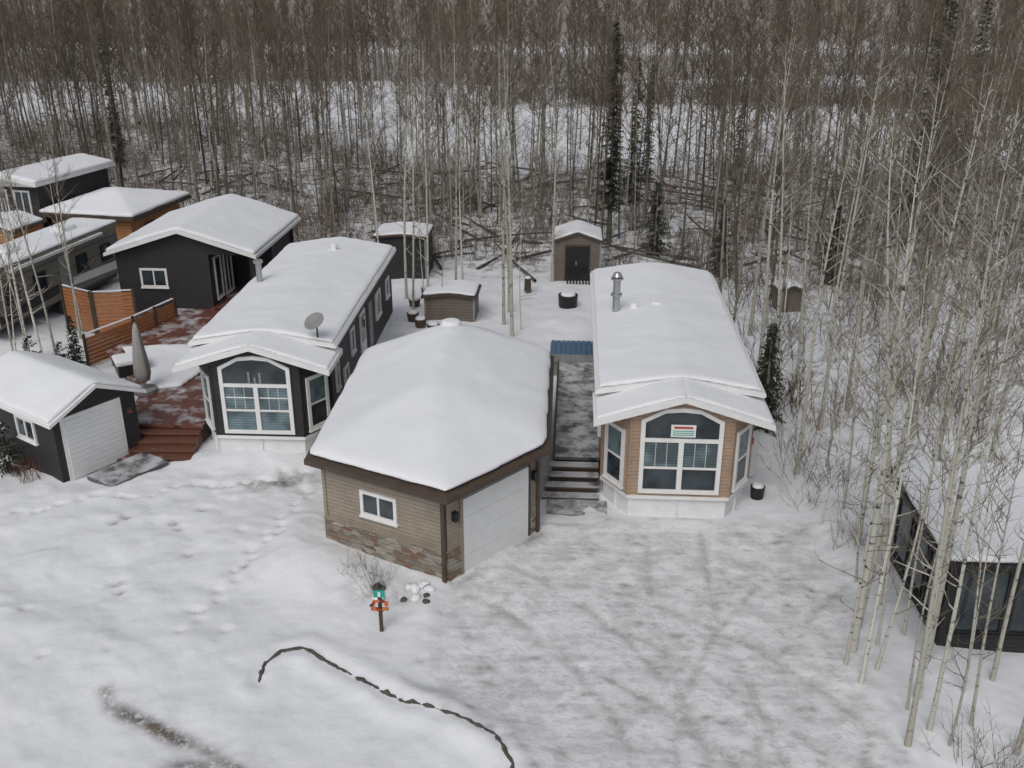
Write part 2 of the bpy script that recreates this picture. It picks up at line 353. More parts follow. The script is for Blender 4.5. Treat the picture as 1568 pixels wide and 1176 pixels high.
# ------------------------------------------------------------------ deck left
e=empty('red_deck',0,0)
prism('deck_boards',[(-12.5,28.7),(-9.95,28.5),(-9.4,39.6),(-14.6,39.6),(-15.6,35.2),(-12.9,31.2)],.45,.55,M['deckred'],e)
prism('deck_skirt',[(-12.4,28.8),(-10.0,28.6),(-9.5,39.5),(-14.5,39.5),(-15.5,35.3),(-12.8,31.3)],-.2,.447,M['brown'],e)
for i in range(4):
    box('tread',-12.35,-10.0,28.6-(i+1)*.36,28.6-i*.36+.03,.42-i*.125-.06,.42-i*.125,M['step'],e)
    box('riser',-12.3,-10.02,28.6-(i+1)*.36+.05,28.6-i*.36,-.2,.42-i*.125-.062,M['step'],e)
o=prism('deck_snow',[(-12.5,31.4),(-11.6,31.7),(-10.9,34.5),(-12.6,35.8),(-15.2,35.6),(-13.0,32.0)],.50,.68,M['snow'],e); soften(o,.08,16,.10)
u=empty('closed_patio_umbrella',-12.75,31.3); cyl('base',0,0,.55,.68,.42,M['greybox'],u); cyl('pole',0,0,.68,3.1,.035,M['metal'],u)
V=[];F=[];prof=[(.9,.06),(1.0,.20),(1.3,.26),(1.8,.22),(2.3,.16),(2.8,.11),(3.05,.05)]
for z,r in prof:
    for j in range(16):
        rr=r*(1+.18*math.cos(j*math.pi)); V.append((rr*math.cos(6.2832*j/16),rr*math.sin(6.2832*j/16),z))
for i in range(len(prof)-1):
    for j in range(16): F.append((i*16+j,i*16+(j+1)%16,(i+1)*16+(j+1)%16,(i+1)*16+j))
F+= [tuple(range(16)),tuple(range((len(prof)-1)*16,len(prof)*16))]
mk('folded_canopy',V,F,M['canvas'],u,smooth=True)
def fence(name,pts,h,post=.1):
    e=empty(name,0,0)
    for a,b_ in zip(pts[:-1],pts[1:]):
        w=W(e,a,b_); n=max(1,round(w.len/1.6))
        for i in range(n+1):
            x=w.len*i/n; w.box('post',x-.05,x+.05,-.1,h+.14,.076,.14,M['brown'])
        for k in range(int(h/.16)): w.box('board',.0,w.len,.08+k*.16,.08+k*.16+.145,.051,.075,M['orange'])
        w.box('cap_snow',0,w.len,h+.08,h+.11,-.02,.075,M['snow'])
fence('cedar_privacy_fence',[(-18.9,39.6),(-17.3,38.6),(-15.7,38.9)],1.8)
fence('cedar_deck_fence',[(-16.3,34.9),(-15.2,37.0),(-14.3,39.4)],1.25)
bq=empty('covered_patio_box',-13.9,33.2,30); box('cabinet',-.5,.5,-.4,.4,.5,.95,M['black'],bq); o=box('cabinet_snow',-.55,.55,-.45,.45,.93,1.15,M['snow'],bq); soften(o,.06,6,0)
# ------------------------------------------------------------------ dark gabled cottage with porch
c=empty('dark_gabled_cottage',-14.15,40.6,-4)
box('walls',-3.0,1.1,.3,6.6,-.2,2.85,M['char'],c); box('porch_back_wall',1.1,2.9,3.4,6.6,-.2,2.85,M['char'],c)
extY('gable_ends',[(-3.0,2.85),(3.1,2.85),(0,3.8)],.3,6.6,M['char'],c)
gable(c,-3.3,3.35,-.15,7.0,2.95,4.0,M['white'],.14,.18,it=20)
for x,y in ((2.95,.35),(2.95,3.2),(2.95,6.5)): box('porch_post',x-.07,x+.07,y-.07,y+.07,0,2.85,M['black'],c)
box('porch_floor',1.0,3.2,.1,3.4,-.1,.5,M['deckred'],c)
w=W(c,(-3.0,.3),(1.1,.3)); w.window(1.0,2.2,1.35,2.2,2)
w=W(c,(1.1,.3),(1.1,3.4)); w.window(.5,1.3,.7,2.6,1); w.window(1.6,2.6,.6,2.6,2)
cd=empty('cottage_deck',0,0); prism('boards',[(-16.3,38.9),(-11.2,39.65),(-11.0,41.2),(-16.0,40.9)],-.1,.40,M['deckred'],cd)
gz=empty('cedar_hip_roof_cabin',-21.0,51.8,-12)
box('walls',-2.2,2.2,-2.4,2.4,-.2,2.55,M['cedar'],gz)
solid_roof(gz,[(-2.7,-2.9,2.62),(2.7,-2.9,2.62),(2.7,2.9,2.62),(-2.7,2.9,2.62),(0,0,3.35)],[(0,1,4),(1,2,4),(2,3,4),(3,0,4)],[0,1,2,3],M['brown'],.14,.2,it=20)
w=W(gz,(2.2,-2.4),(2.2,2.4)); w.box('door',1.2,2.1,0,2.0,0,.04,M['brown'])
tc=empty('dark_two_storey_cabin',-25.3,53.5,-16)
box('walls',-1.7,1.7,-2.8,2.8,-.2,4.0,M['char'],tc); solid_roof(tc,[(-2.0,-3.2,3.95),(2.0,-3.2,4.05),(2.0,3.2,4.05),(-2.0,3.2,3.95),(0,-3.2,4.35),(0,3.2,4.35)],[(0,4,5,3),(4,1,2,5),(0,1,4),(2,3,5)],[0,1,2,3],M['white'],.16,.18)
w=W(tc,(-1.7,-2.8),(1.7,-2.8)); w.window(.5,1.5,2.3,3.6,2); w.window(1.9,2.9,2.3,3.6,2)
pc=small_shed('cedar_porch_hut',-25.0,47.5,-14,2.6,2.2,2.5,2.9,M['cedar'],False)
rv=empty('travel_trailer',-21.0,42.3,-11.5)
prism('body',[(-1.2,-4.6),(1.2,-4.6),(1.2,4.2),(.9,4.5),(-.9,4.5),(-1.2,4.2)],.6,2.95,M['taupe'],rv)
box('chassis',-1.0,1.0,-4.4,4.0,.35,.6,M['black'],rv)
for y in (-.5,.5):
    for x in (-1.12,1.12):
        n=18
        V=[(x-.1,y+.35*math.cos(6.2832*i/n),.33+.35*math.sin(6.2832*i/n)) for i in range(n)]+[(x+.1,y+.35*math.cos(6.2832*i/n),.33+.35*math.sin(6.2832*i/n)) for i in range(n)]
        mk('wheel',V,[tuple(range(n)),tuple(range(n,2*n))]+[(i,(i+1)%n,n+(i+1)%n,n+i) for i in range(n)],M['black'],rv)
w=W(rv,(1.2,-4.6),(1.2,4.2))
for a in (.6,2.4,5.4,7.3): w.window(a,a+.8,1.5,2.2,1,fr='black')
w.box('door',4.2,4.9,.7,2.5,0,.03,M['greybox']); w.poly('swoosh',[(0,.75),(4.1,.95),(4.1,1.35),(0,1.1)],.0,.012,M['black']); w.poly('swoosh',[(5.0,1.0),(8.8,.8),(8.8,1.2),(5.0,1.35)],.0,.012,M['white']); w.box('awning',1.0,7.5,2.7,2.82,.0,.14,M['white'])
w=W(rv,(-1.2,-4.6),(1.2,-4.6)); w.window(.6,1.8,1.5,2.3,1,fr='black')
o=box('roof_snow',-1.2,1.2,-4.6,4.4,2.95,3.10,M['snow'],rv); soften(o,.08,8,.06)
for y in (-2.5,1.5): o=box('roof_unit',-.4,.4,y,y+.9,3.05,3.3,M['snow'],rv); soften(o,.06,6,0)
# ------------------------------------------------------------------ dark building on the right
rb=empty('dark_glazed_building',9.5,17.95,-3)
box('walls',0,7.5,0,3.5,-.3,2.35,M['char'],rb)
solid_roof(rb,[(-.35,-.4,2.5),(7.9,-.4,2.5),(7.9,3.9,2.65),(-.35,3.9,2.65)],[(0,1,2,3)],[0,1,2,3],M['black'],.14,.16)
w=W(rb,(0,0),(7.5,0))
for i in range(6): w.window(.2+i*1.22,1.3+i*1.22,.5,2.15,1,fw=.06,fr='black')
w=W(rb,(0,3.5),(0,0))
for i in range(3): w.window(.15+i*1.12,1.15+i*1.12,.5,2.1,1,fw=.06,fr='black')
# ------------------------------------------------------------------ lot sign
sg=empty('lot_number_sign',-3.0,18.6)
box('post',-.04,.04,-.04,.04,-.1,1.22,M['brown'],sg); box('number_board',-.13,.13,-.075,-.047,.98,1.16,M['teal'],sg); box('number',-.03,.03,-.085,-.077,1.01,1.13,M['white'],sg)
cyl('lantern',0,0,1.22,1.32,.05,M['black'],sg,.03,8)
random.seed(4)
for i in range(14):
    a=i/14*6.28; r=.15+.03*(i%2); x=r*math.cos(a); z=.78+r*.75*math.sin(a)
    W(sg,(x-.5,0),(x+.5,0)).poly('flower_petal',[(.5+.05*math.cos(k*1.047+a),z+.045*math.sin(k*1.047+a)) for k in range(6)],.06+.004*i,.07+.004*i,M[('orangep','orangep','red','brown')[i%4]])
box('cross_board',-.2,.2,-.06,-.047,.62,.70,M['brown'],sg)
# ------------------------------------------------------------------ ground
def hsh(i,j,s):
    v=np.sin(i*127.1+j*311.7+s*74.7)*43758.5453; return v-np.floor(v)
def vn(x,y,s=0):
    i=np.floor(x); j=np.floor(y); fx=x-i; fy=y-j; fx=fx*fx*(3-2*fx); fy=fy*fy*(3-2*fy)
    return (hsh(i,j,s)*(1-fx)+hsh(i+1,j,s)*fx)*(1-fy)+(hsh(i,j+1,s)*(1-fx)+hsh(i+1,j+1,s)*fx)*fy
def fbm(x,y,s=0,o=4):
    r=0;a=.5
    for k in range(o): r=r+a*(vn(x*2**k+k*17.3,y*2**k+k*9.1,s+k)-.5); a*=.5
    return r*2
def sdf(x,y,P):
    d=np.full(x.shape,1e9); ins=np.zeros(x.shape,bool); n=len(P)
    for k in range(n):
        ax,ay=P[k]; bx,by=P[(k+1)%n]; ex,ey=bx-ax,by-ay
        t=np.clip(((x-ax)*ex+(y-ay)*ey)/(ex*ex+ey*ey),0,1); d=np.minimum(d,np.hypot(x-ax-t*ex,y-ay-t*ey))
        c=((ay>y)!=(by>y))&(x<(bx-ax)*(y-ay)/(by-ay+1e-12)+ax); ins^=c
    return np.where(ins,-d,d)
def dpoly(x,y,P):
    d=np.full(x.shape,1e9)
    for k in range(len(P)-1):
        ax,ay=P[k]; bx,by=P[k+1]; ex,ey=bx-ax,by-ay
        t=np.clip(((x-ax)*ex+(y-ay)*ey)/(ex*ex+ey*ey),0,1); d=np.minimum(d,np.hypot(x-ax-t*ex,y-ay-t*ey))
    return d
DR=[(-1.5,20.4),(.65,23.1),(2.6,23.5),(8.2,23.4),(8.6,21),(7.8,17.8),(7.3,14.4),(7.2,6),(1.5,6),(.35,13.9),(.1,14.7),(-1.0,15.9),(-2.0,16.9),(-1.9,18.6)]
CURB=[(-5.43,16.8),(-5.4,17.4),(-5.16,17.82),(-4.65,17.9),(-3.76,17.27),(-2.22,16.13),(-1.11,15.65),(-.31,15.1),(0.0,14.4),(.05,13.6)]
CURB2=[(-8.6,16.6),(-8.3,16.15),(-7.8,15.8),(-6.9,15.3),(-6.0,14.9),(-5.4,14.4),(-4.4,13.6)]
def arc(cx,cy,r,a0,a1,n=12): return [(cx+r*math.cos(R(a0+(a1-a0)*i/n)),cy+r*math.sin(R(a0+(a1-a0)*i/n))) for i in range(n+1)]
TRK=[arc(-6.5,13.0,r,4,52) for r in (9.0,10.5)]+[arc(14.5,12.5,r,178,128) for r in (10.0,11.5)]+[[(3.6,22.8),(3.3,19),(3.9,13)],[(5.1,22.9),(4.8,19),(5.4,13)]]+[arc(-3.5,9.5,r,20,60) for r in (9.3,10.9,12.3)]
rd=random.Random(9)
DENT=[(-10.7,23.6,.2),(-10.9,23.3,.17),(-9.3,23.4,.2),(-9.1,23.1,.15),(-8.7,24.1,.18),(-8.4,21.8,.15),(-9.8,20.6,.2),(-9.6,20.2,.15),(7.4,20.3,.17),(7.3,20.0,.13),(-9.0,17.9,.12),(-7.6,19.4,.12),(-6.8,21.2,.15),(-6.2,22.6,.15),(-7.3,22.9,.14),(-2.0,17.6,.12),(-11.6,19.4,.12),(-10.4,17.7,.12),(-6.6,18.6,.1)]
for i in range(24): DENT.append((-6.2-i*.33+.12*math.sin(i*2.1),26.4-i*.10+.25*math.sin(i*.8),.12))
for i in range(16): DENT.append((-6.0-i*.1+.12*(-1)**i,24.8-i*.42,.11))
DR2=[(rd.uniform(-1.5,8),rd.uniform(14.3,23),rd.uniform(.07,.15)) for i in range(110)]
def hgt(x,y):
    sd=sdf(x,y,DR)+fbm(x*1.1,y*1.1,41)*.25; dr=1/(1+np.exp(np.clip(sd/.16,-30,30)))
    h=fbm(x*.22,y*.22,1)*.24+fbm(x*.8,y*.8,5)*.11+np.clip(fbm(x*1.7,y*1.7,51),0,1)*.07
    rut=fbm(x*1.6,y*1.6,9)*.04+fbm(x*4,y*4,12,3)*.035
    h=h*(1-dr*.8)+rut*(.15+.85*dr)
    h=h+.12*np.exp(-((sd-.25)/.35)**2)*(y<23.2)*(.6+fbm(x*.8,y*.8,3))
    for t in TRK: h=h-.03*dr*np.exp(-(dpoly(x,y,t)/.13)**2)
    dc=dpoly(x,y,CURB); h=h+.09*np.exp(-((dc-.3)/.25)**2)
    tr=np.exp(-(((x+7.2)/2.4)**2+((y-25.6)/1.0)**2)); h=h+tr*fbm(x*2.5,y*2.5,21)*.18
    for a,b_,r in DENT: h=h-.12*np.exp(-((x-a)**2+(y-b_)**2)/(r*r*.6))
    far=np.clip((y-48)/20,0,1)*np.clip((78-y)/10,0,1); h=h+far*fbm(x*.15,y*.15,7)*.9
    for (a,b_,rx,ry,hh) in ((-5.6,22.3,1.0,1.6,.3),(-4.6,21.2,.9,.7,.18),(-3.4,20.4,1.6,.7,.12),(9.0,20.5,.7,3.2,.22),(-7.9,27.2,2.2,.6,.2),(4.5,23.35,2.2,.35,.12),(-13.0,22.5,2.5,1.5,.15)):
        h=h+hh*np.exp(-(((x-a)/rx)**2+((y-b_)/ry)**2))
    return h,dr
xs=np.concatenate([np.array([-1500,-800,-400,-200,-120,-80]),np.arange(-60,-17,.6),np.arange(-17,11.5,.10),np.arange(11.5,60,.6),np.array([80,120,200,400,800,1500])])
ys=np.concatenate([np.array([-200,-60,-10,2]),np.arange(7,13,.4),np.arange(13,29,.09),np.arange(29,50,.25),np.arange(50,160,1.2),np.array([170,185,200,230,270,330,420,600,900,1500,3000])])
X,Y=np.meshgrid(xs,ys); H,DRM=hgt(X,Y)
H=np.where((np.abs(X)>400)|(Y>600),0,H)
nx,ny=len(xs),len(ys)
def clear_lo(x): return 76+26/(1+np.exp(np.clip((x+15)/3,-30,30)))+8*fbm(x*.06,x*0+3.3,2)
def clear_hi(x): return 142+16*fbm(x*.03,x*0+7.7,4)
FOR=1/(1+np.exp(-np.clip((Y-(46.5+3*fbm(X*.15,Y*.15,8)))/1.2,-30,30)))*(.5+.14*np.clip((Y-52)/14,0,1))
FORR=1/(1+np.exp(-np.clip((X-(8.8+.02*(Y-25)+fbm(X*.3,Y*.3,8)))/.8,-30,30)))*(Y>24)*.34
FOR=np.maximum(FOR,FORR)
bank=np.exp(-((Y-(117+6*fbm(X*.05,X*0,6)))/3)**2)*(X>2)
cl=(Y>clear_lo(X))&(Y<clear_hi(X))
FOR=np.where(cl,np.maximum(.34+.3*np.clip(fbm(X*.05,Y*.12,14)+.2,0,1),bank*.9),FOR)
FOR=np.where(Y>clear_hi(X),1.0,FOR); FOR=np.where((Y>186)&(Y<214),.4,FOR)
DK=np.clip(np.exp(-(dpoly(X,Y,CURB2)/.17)**2)*(fbm(X*1.2,Y*1.2,31)*1.2+.95),0,1)
DK=np.maximum(DK,.8*np.clip(np.exp(-(((X+5.9)/.9)**2+((Y-14.3)/.35)**2))*(.8+fbm(X*2,Y*2,61)),0,1))
DK=np.maximum(DK,.95*np.exp(-(((X+7.0)/1.3)**2+((Y-25.7)/.55)**2))*np.clip(fbm(X*2.2,Y*2.2,33)*2+.5,0,1))
DK=np.maximum(DK,.7*np.exp(-(((X+3.1)/.8)**2+((Y-20.0)/.5)**2))*np.clip(fbm(X*3,Y*3,35)*2+.3,0,1))
for a,b_,r in DENT: DK=np.maximum(DK,(.75 if r>.14 else .3)*np.exp(-((X-a)**2+(Y-b_)**2)/(r*r*.35)))
for a,b_,r in DR2: DK=np.maximum(DK,.5*np.exp(-(((X-a)/1.5)**2+(Y-b_)**2)/(r*r*.5)))
for i,t in enumerate(TRK): DK=np.maximum(DK,DRM*.42*np.exp(-(dpoly(X,Y,t)/.10)**2)*np.clip(fbm(X*1.4,Y*1.4,70+i)*2+.55,0,1))
DK=np.maximum(DK,.6*np.exp(-(dpoly(X,Y,[(-1.5,20.35),(.9,22.9),(2.6,23.4)])/.16)**2)*np.clip(fbm(X*3,Y*3,37)*2+.5,0,1))
DK=np.maximum(DK,.55*np.exp(-(dpoly(X,Y,[(3.2,23.55),(6.0,23.45)])/.08)**2)*np.clip(fbm(X*3,Y*3,38)*2+.2,0,1))
V=np.stack([X.ravel(),Y.ravel(),H.ravel()],1)
idx=np.arange(nx*ny).reshape(ny,nx)
Q=np.stack([idx[:-1,:-1].ravel(),idx[:-1,1:].ravel(),idx[1:,1:].ravel(),idx[1:,:-1].ravel()],1)
def grid_mesh(name,V,Q,cols,mat):
    me=bpy.data.meshes.new(name); me.vertices.add(len(V)); me.vertices.foreach_set('co',V.astype(np.float32).ravel())
    me.loops.add(Q.size); me.loops.foreach_set('vertex_index',Q.astype(np.int32).ravel())
    me.polygons.add(len(Q)); me.polygons.foreach_set('loop_start',np.arange(0,Q.size,4,dtype=np.int32))
    me.update(calc_edges=True); me.validate()
    at=me.color_attributes.new('masks','FLOAT_COLOR','POINT'); at.data.foreach_set('color',cols.astype(np.float32).ravel())
    me.polygons.foreach_set('use_smooth',[True]*len(me.polygons)); me.materials.append(mat)
    o=bpy.data.objects.new(name,me); link(o); return o
m,nt,b=new_mat('snowy_ground'); p,gg=pos(nt)
at=nt.nodes.new('ShaderNodeAttribute'); at.attribute_name='masks'; ms=sep(nt,at.outputs['Color'])
n1=noise(nt,.5,5,.6,p)
base=mix(nt,ramp(nt,n1,[(.3,0.),(.7,1.)]),(.73,.745,.77),(.795,.81,.835))
n2=noise(nt,1.3,8,.66,p)
mpd=N(nt,'ShaderNodeMapping'); mpd.inputs['Scale'].default_value=(1.0,2.2,1); mpd.inputs['Rotation'].default_value=(0,0,.35); L(nt,p,mpd.inputs[0])
n3=noise(nt,3.2,7,.7,mpd.outputs[0])
bl=ramp(nt,n2,[(.44,0.),(.58,1.)]); bl2=ramp(nt,n3,[(.53,0.),(.66,1.)])
dcol=mix(nt,mth(nt,'MULTIPLY',bl,.75),(.72,.73,.745),(.51,.515,.52))
dcol=mix(nt,mth(nt,'MULTIPLY',bl2,.55),dcol,(.37,.365,.36))
wv=N(nt,'ShaderNodeTexWave',Scale=.8,Distortion=3.0); wv.wave_type='RINGS'; wv.inputs['Detail'].default_value=3
mp=N(nt,'ShaderNodeMapping'); mp.inputs['Location'].default_value=(4,-9,0); L(nt,p,mp.inputs[0]); L(nt,mp.outputs[0],wv.inputs['Vector'])
dcol=mix(nt,mth(nt,'MULTIPLY',ramp(nt,wv.outputs['Fac'],[(.6,0.),(.95,1.)]),.3),dcol,(.78,.79,.81))
col=mix(nt,ms[0],base,dcol)
n4=noise(nt,1.3,8,.75,p)
thr=mth(nt,'ADD',n4,mth(nt,'MULTIPLY',ms[1],.17))
lit=mth(nt,'MULTIPLY',ramp(nt,thr,[(.56,0.),(.68,1.)]),ramp(nt,ms[1],[(.1,0.),(.5,1.)]))
lc=mix(nt,noise(nt,6,4,.7,p),(.09,.075,.06),(.30,.25,.20))
col=mix(nt,lit,col,lc)
dk=mth(nt,'MULTIPLY',ms[2],ramp(nt,noise(nt,6,5,.75,p),[(.30,0.),(.5,1.)]))
col=mix(nt,dk,col,mix(nt,noise(nt,4,3,.6,p),(.06,.054,.048),(.22,.19,.15)))
L(nt,col,b.inputs['Base Color']); b.inputs['Roughness'].default_value=.7; b.inputs['Specular IOR Level'].default_value=.15
amp=mth(nt,'ADD',.28,mth(nt,'MULTIPLY',ms[0],.9))
hh=mth(nt,'ADD',noise(nt,1.3,3,.5,p),mth(nt,'MULTIPLY',amp,mth(nt,'ADD',mth(nt,'MULTIPLY',noise(nt,6,5,.65,p),.4),mth(nt,'MULTIPLY',noise(nt,34,2,.5,p),.05))))
bump(nt,b,hh,.5,.14)
GM=m
cols=np.stack([DRM.ravel(),FOR.ravel(),DK.ravel(),np.ones(nx*ny)],1)
grid_mesh('snowy_ground',V,Q,cols,GM)
fm=DRM[:-1,:-1].ravel()>.02
Vd=V.copy(); Vd[:,2]+=.006
use=Q[fm]; u_,inv=np.unique(use,return_inverse=True)
grid_mesh('driveway',Vd[u_],inv.reshape(use.shape),cols[u_],GM)
def gz_(x,y): return float(hgt(np.array([float(x)]),np.array([float(y)]))[0][0])
def tube(V,F,MI,pts,rad,n=5,mi=0):
    base=len(V); k=len(pts)
    for i,p_ in enumerate(pts):
        a=pts[max(0,i-1)]; c_=pts[min(k-1,i+1)]; d=(Vector(c_)-Vector(a)); d.normalize()
        up=Vector((1,0,0)) if abs(d.z)>.8 else Vector((0,0,1)); s_=d.cross(up); s_.normalize(); t_=s_.cross(d)
        for j in range(n):
            an=6.28318*j/n; q=Vector(p_)+(s_*math.cos(an)+t_*math.sin(an))*rad[i]; V.append(tuple(q))
    for i in range(k-1):
        for j in range(n): F.append((base+i*n+j,base+i*n+(j+1)%n,base+(i+1)*n+(j+1)%n,base+(i+1)*n+j)); MI.append(mi)
random.seed(2)
V=[];F=[];MI=[];pts=[];rad=[]
for a,b_ in zip(CURB[:-1],CURB[1:]):
    n=max(2,int(math.dist(a,b_)/.10))
    for i in range(n):
        t=i/n; x=a[0]+(b_[0]-a[0])*t; y=a[1]+(b_[1]-a[1])*t; pts.append((x+random.uniform(-.02,.02),y+random.uniform(-.02,.02),gz_(x,y)+random.uniform(-.03,.025))); rad.append(random.uniform(.03,.065))
tube(V,F,MI,pts,rad,6)
mk('garden_edging',V,F,M['rock'],smooth=True)
# ------------------------------------------------------------------ trees
def bark_mat(name,c0,c1,marks=True,dk=.3,sc=(6,6,2.5),th=.55):
    m,nt,b=new_mat(name); v=objv(nt); oi=nt.nodes.new('ShaderNodeObjectInfo')
    c=mix(nt,oi.outputs['Random'],c0,c1)
    if marks:
        mp=N(nt,'ShaderNodeMapping'); mp.inputs['Scale'].default_value=sc; L(nt,v,mp.inputs[0])
        f=noise(nt,1.0,4,.65,mp.outputs[0])
        c=mix(nt,ramp(nt,f,[(th,0.),(th+.1,1.)]),c,tuple(x*dk for x in c0))
    L(nt,c,b.inputs['Base Color']); b.inputs['Roughness'].default_value=.85; b.inputs['Specular IOR Level'].default_value=.1
    return m
BK1=bark_mat('aspen_bark',(.38,.365,.31),(.60,.585,.52),True,.14,(3,3,9),.56); TW1=bark_mat('aspen_twigs',(.14,.12,.09),(.26,.23,.175),False)
BK2=bark_mat('forest_bark',(.07,.062,.052),(.38,.36,.30)); TW2=bark_mat('forest_twigs',(.105,.083,.062),(.20,.165,.125),False)
BK3=bark_mat('far_bark',(.13,.115,.09),(.40,.37,.30),False); TW3=bark_mat('far_twigs',(.115,.085,.062),(.20,.155,.115),False)
def aspen(name,seed,H,r0,cs,nb,ns,ntw,tr,mats,nside=7,spread=1.0,low=4):
    rn=random.Random(seed); V=[];F=[];MI=[]
    k=11; tp=[]; lx=rn.uniform(-.05,.05); ly=rn.uniform(-.05,.05); ph=rn.random()*6; am=rn.uniform(.05,.28)
    for i in range(k):
        t=i/(k-1); z=H*t; tp.append(Vector((lx*z+am*math.sin(t*4+ph)*t,ly*z+am*math.cos(t*3+ph)*t,z-.15 if i==0 else z)))
    tube(V,F,MI,tp,[r0*(1.25 if i==0 else 1)*(1-.93*(i/(k-1))**1.1) for i in range(k)],nside,0)
    def at(t): f=t*(k-1); i=min(k-2,int(f)); return tp[i].lerp(tp[i+1],f-i)
    for bi in range(nb+low):
        if bi<nb: t=cs+(.99-cs)*((bi+rn.random())/nb); full=True
        else: t=rn.uniform(.2,cs); full=False
        p0=at(t); az=rn.random()*6.283; el=rn.uniform(.35,1.0) if full else rn.uniform(-.1,.5)
        Lb=(H*.17*(1-((t-cs)/(1-cs)))**.8+.45)*rn.uniform(.6,1.25)*spread if full else rn.uniform(.3,1.1)
        dr=Vector((math.cos(az)*math.cos(el),math.sin(az)*math.cos(el),math.sin(el)))
        rb=max(tr*1.6,r0*.33*(1-t)+tr)
        bp=[p0]; d=dr.copy()
        for s_ in range(4):
            d=(d+Vector((rn.uniform(-.22,.22),rn.uniform(-.22,.22),rn.uniform(-.05,.28)))).normalized(); bp.append(bp[-1]+d*Lb/4)
        tube(V,F,MI,bp,[rb,rb*.8,rb*.62,rb*.45,tr*.6],4,0 if r0>.05 and tr<.012 else 1)
        for q in range(ns if full else 2):
            f=rn.uniform(.25,1.0)*3.999; i=int(f); sp=bp[i].lerp(bp[i+1],f-i)
            d2=(d+Vector((rn.uniform(-.9,.9),rn.uniform(-.9,.9),rn.uniform(-.2,.6)))).normalized(); Ls=Lb*rn.uniform(.22,.5)
            m1=sp+d2*Ls*.5; m2=m1+(d2+Vector((rn.uniform(-.3,.3),rn.uniform(-.3,.3),.25))).normalized()*Ls*.5
            tube(V,F,MI,[sp,m1,m2],[tr*1.2,tr,tr*.5],3,1)
            for w_ in range(ntw if full else 1):
                f=rn.random(); a=sp.lerp(m1,f*2) if f<.5 else m1.lerp(m2,f*2-1)
                d3=(d2+Vector((rn.uniform(-1,1),rn.uniform(-1,1),rn.uniform(-.3,.7)))).normalized()*rn.uniform(.14,.42)
                tube(V,F,MI,[a,a+d3],[tr*.8,tr*.35],3,1)
    me=bpy.data.meshes.new(name); me.from_pydata(V,[],F)
    for a in mats: me.materials.append(a)
    me.polygons.foreach_set('material_index',MI); me.polygons.foreach_set('use_smooth',[True]*len(F)); me.update()
    return me
near=[aspen('aspen_mesh_%d'%i,100+i,random.Random(i).uniform(10.8,12.8),.075,.42+.05*(i%3),22,5,3,.0058,[BK1,TW1],8,.85,6) for i in range(7)]
thin=[aspen('sapling_mesh_%d'%i,150+i,random.Random(i+7).uniform(6,9.5),.035,.40,14,3,2,.0052,[BK1,TW1],6,.65,5) for i in range(5)]
mid=[aspen('forest_tree_mesh_%d'%i,200+i,random.Random(i+50).uniform(11.5,14.5),.085,.46+.04*(i%4),24,5,3,.0120,[BK2,TW2],6,.85,8) for i in range(8)]
far=[aspen('far_tree_mesh_%d'%i,300+i,random.Random(i+90).uniform(11,14),.11,.25,26,4,3,.025,[BK3,TW3],5,1.15,0) for i in range(6)]
def put(me,name,x,y,sc=1,parent=None,rot=None,lean=(0,0),rn=random):
    o=bpy.data.objects.new(name,me); o.location=(x,y,gz_(x,y)-.03 if parent is None else -.05); s_=sc; o.scale=(s_,s_,s_)
    o.rotation_euler=(lean[0],lean[1],rn.random()*6.283 if rot is None else rot); link(o)
    if parent: o.parent=parent
    return o
rn=random.Random(11)
FG=[(7.6,17.85,.98),(7.45,16.8,.9),(7.95,18.6,1.0),(7.75,14.95,1.04),(8.5,16.4,.98),(9.05,17.4,1.0),(9.2,17.75,.9),(8.35,15.4,.85),(10.3,16.9,.95),(8.75,19.4,1.0),(8.95,21.8,1.05),(9.9,14.9,.95)]
FG+=[(-4.4,41.5,1.0),(-3.7,41.2,1.05),(-4.9,43.5,.95),(-2.6,43.2,1.08),(-2.2,42.6,.9),(-.35,40.2,1.12),(0.0,38.6,1.0),(-.1,41.8,1.05),(2.0,46.5,1.0),(-6.4,46.2,1.0),(8.9,30.5,1.0),(9.3,34.2,1.05),(10.4,33.0,.95),(10.2,29.3,1.0),(11.6,31.0,1.0),(9.9,38.4,1.1),(12.2,35.6,1.0),(13.7,33.2,1.0),(11.4,27.4,.95),(13.0,28.7,1.0),(14.9,30.4,1.05),(16.3,33.5,1.0),(-17.2,34.5,.75),(-18.6,36.2,.8),(-18.0,33.0,.7),(-19.8,37.5,.85),(-17.9,38.2,.8),(8.6,26.2,.9),(12.0,24.6,.95),(14.2,26.0,1.0)]
for x,y,sc in FG:
    o=put(rn.choice(near),'aspen_tree',x,y,sc*rn.uniform(.94,1.05),rn=rn,lean=(rn.gauss(0,.02),rn.gauss(-.008,.03)))
    k=rn.uniform(.7,1.1); o.scale=(o.scale[0]*k,o.scale[1]*k,o.scale[2])
TH=[(7.9,17.2),(8.2,18.0),(7.3,17.4),(8.6,15.0),(9.5,16.5),(8.15,16.0),(8.9,18.3),(9.3,15.6),(10.4,15.4),(8.5,20.4),(8.35,23.0),(9.3,24.0),(9.6,26.6),(10.5,25.5),(10.8,28.1),(9.2,28.6),(12.4,29.8),(11.2,34.0),(9.4,32.3),(14.2,29.0),(13.2,31.4),(12.9,26.8),(15.5,32.2),(10.3,36.8),(11.8,38.0),(13.6,36.4),(9.5,40.3),(15.0,34.8),(16.4,30.8),(-3.1,40.9),(-4.0,43.0),(.4,39.5),(-18.3,34.6),(-17.0,36.6),(-19.0,35.0)]
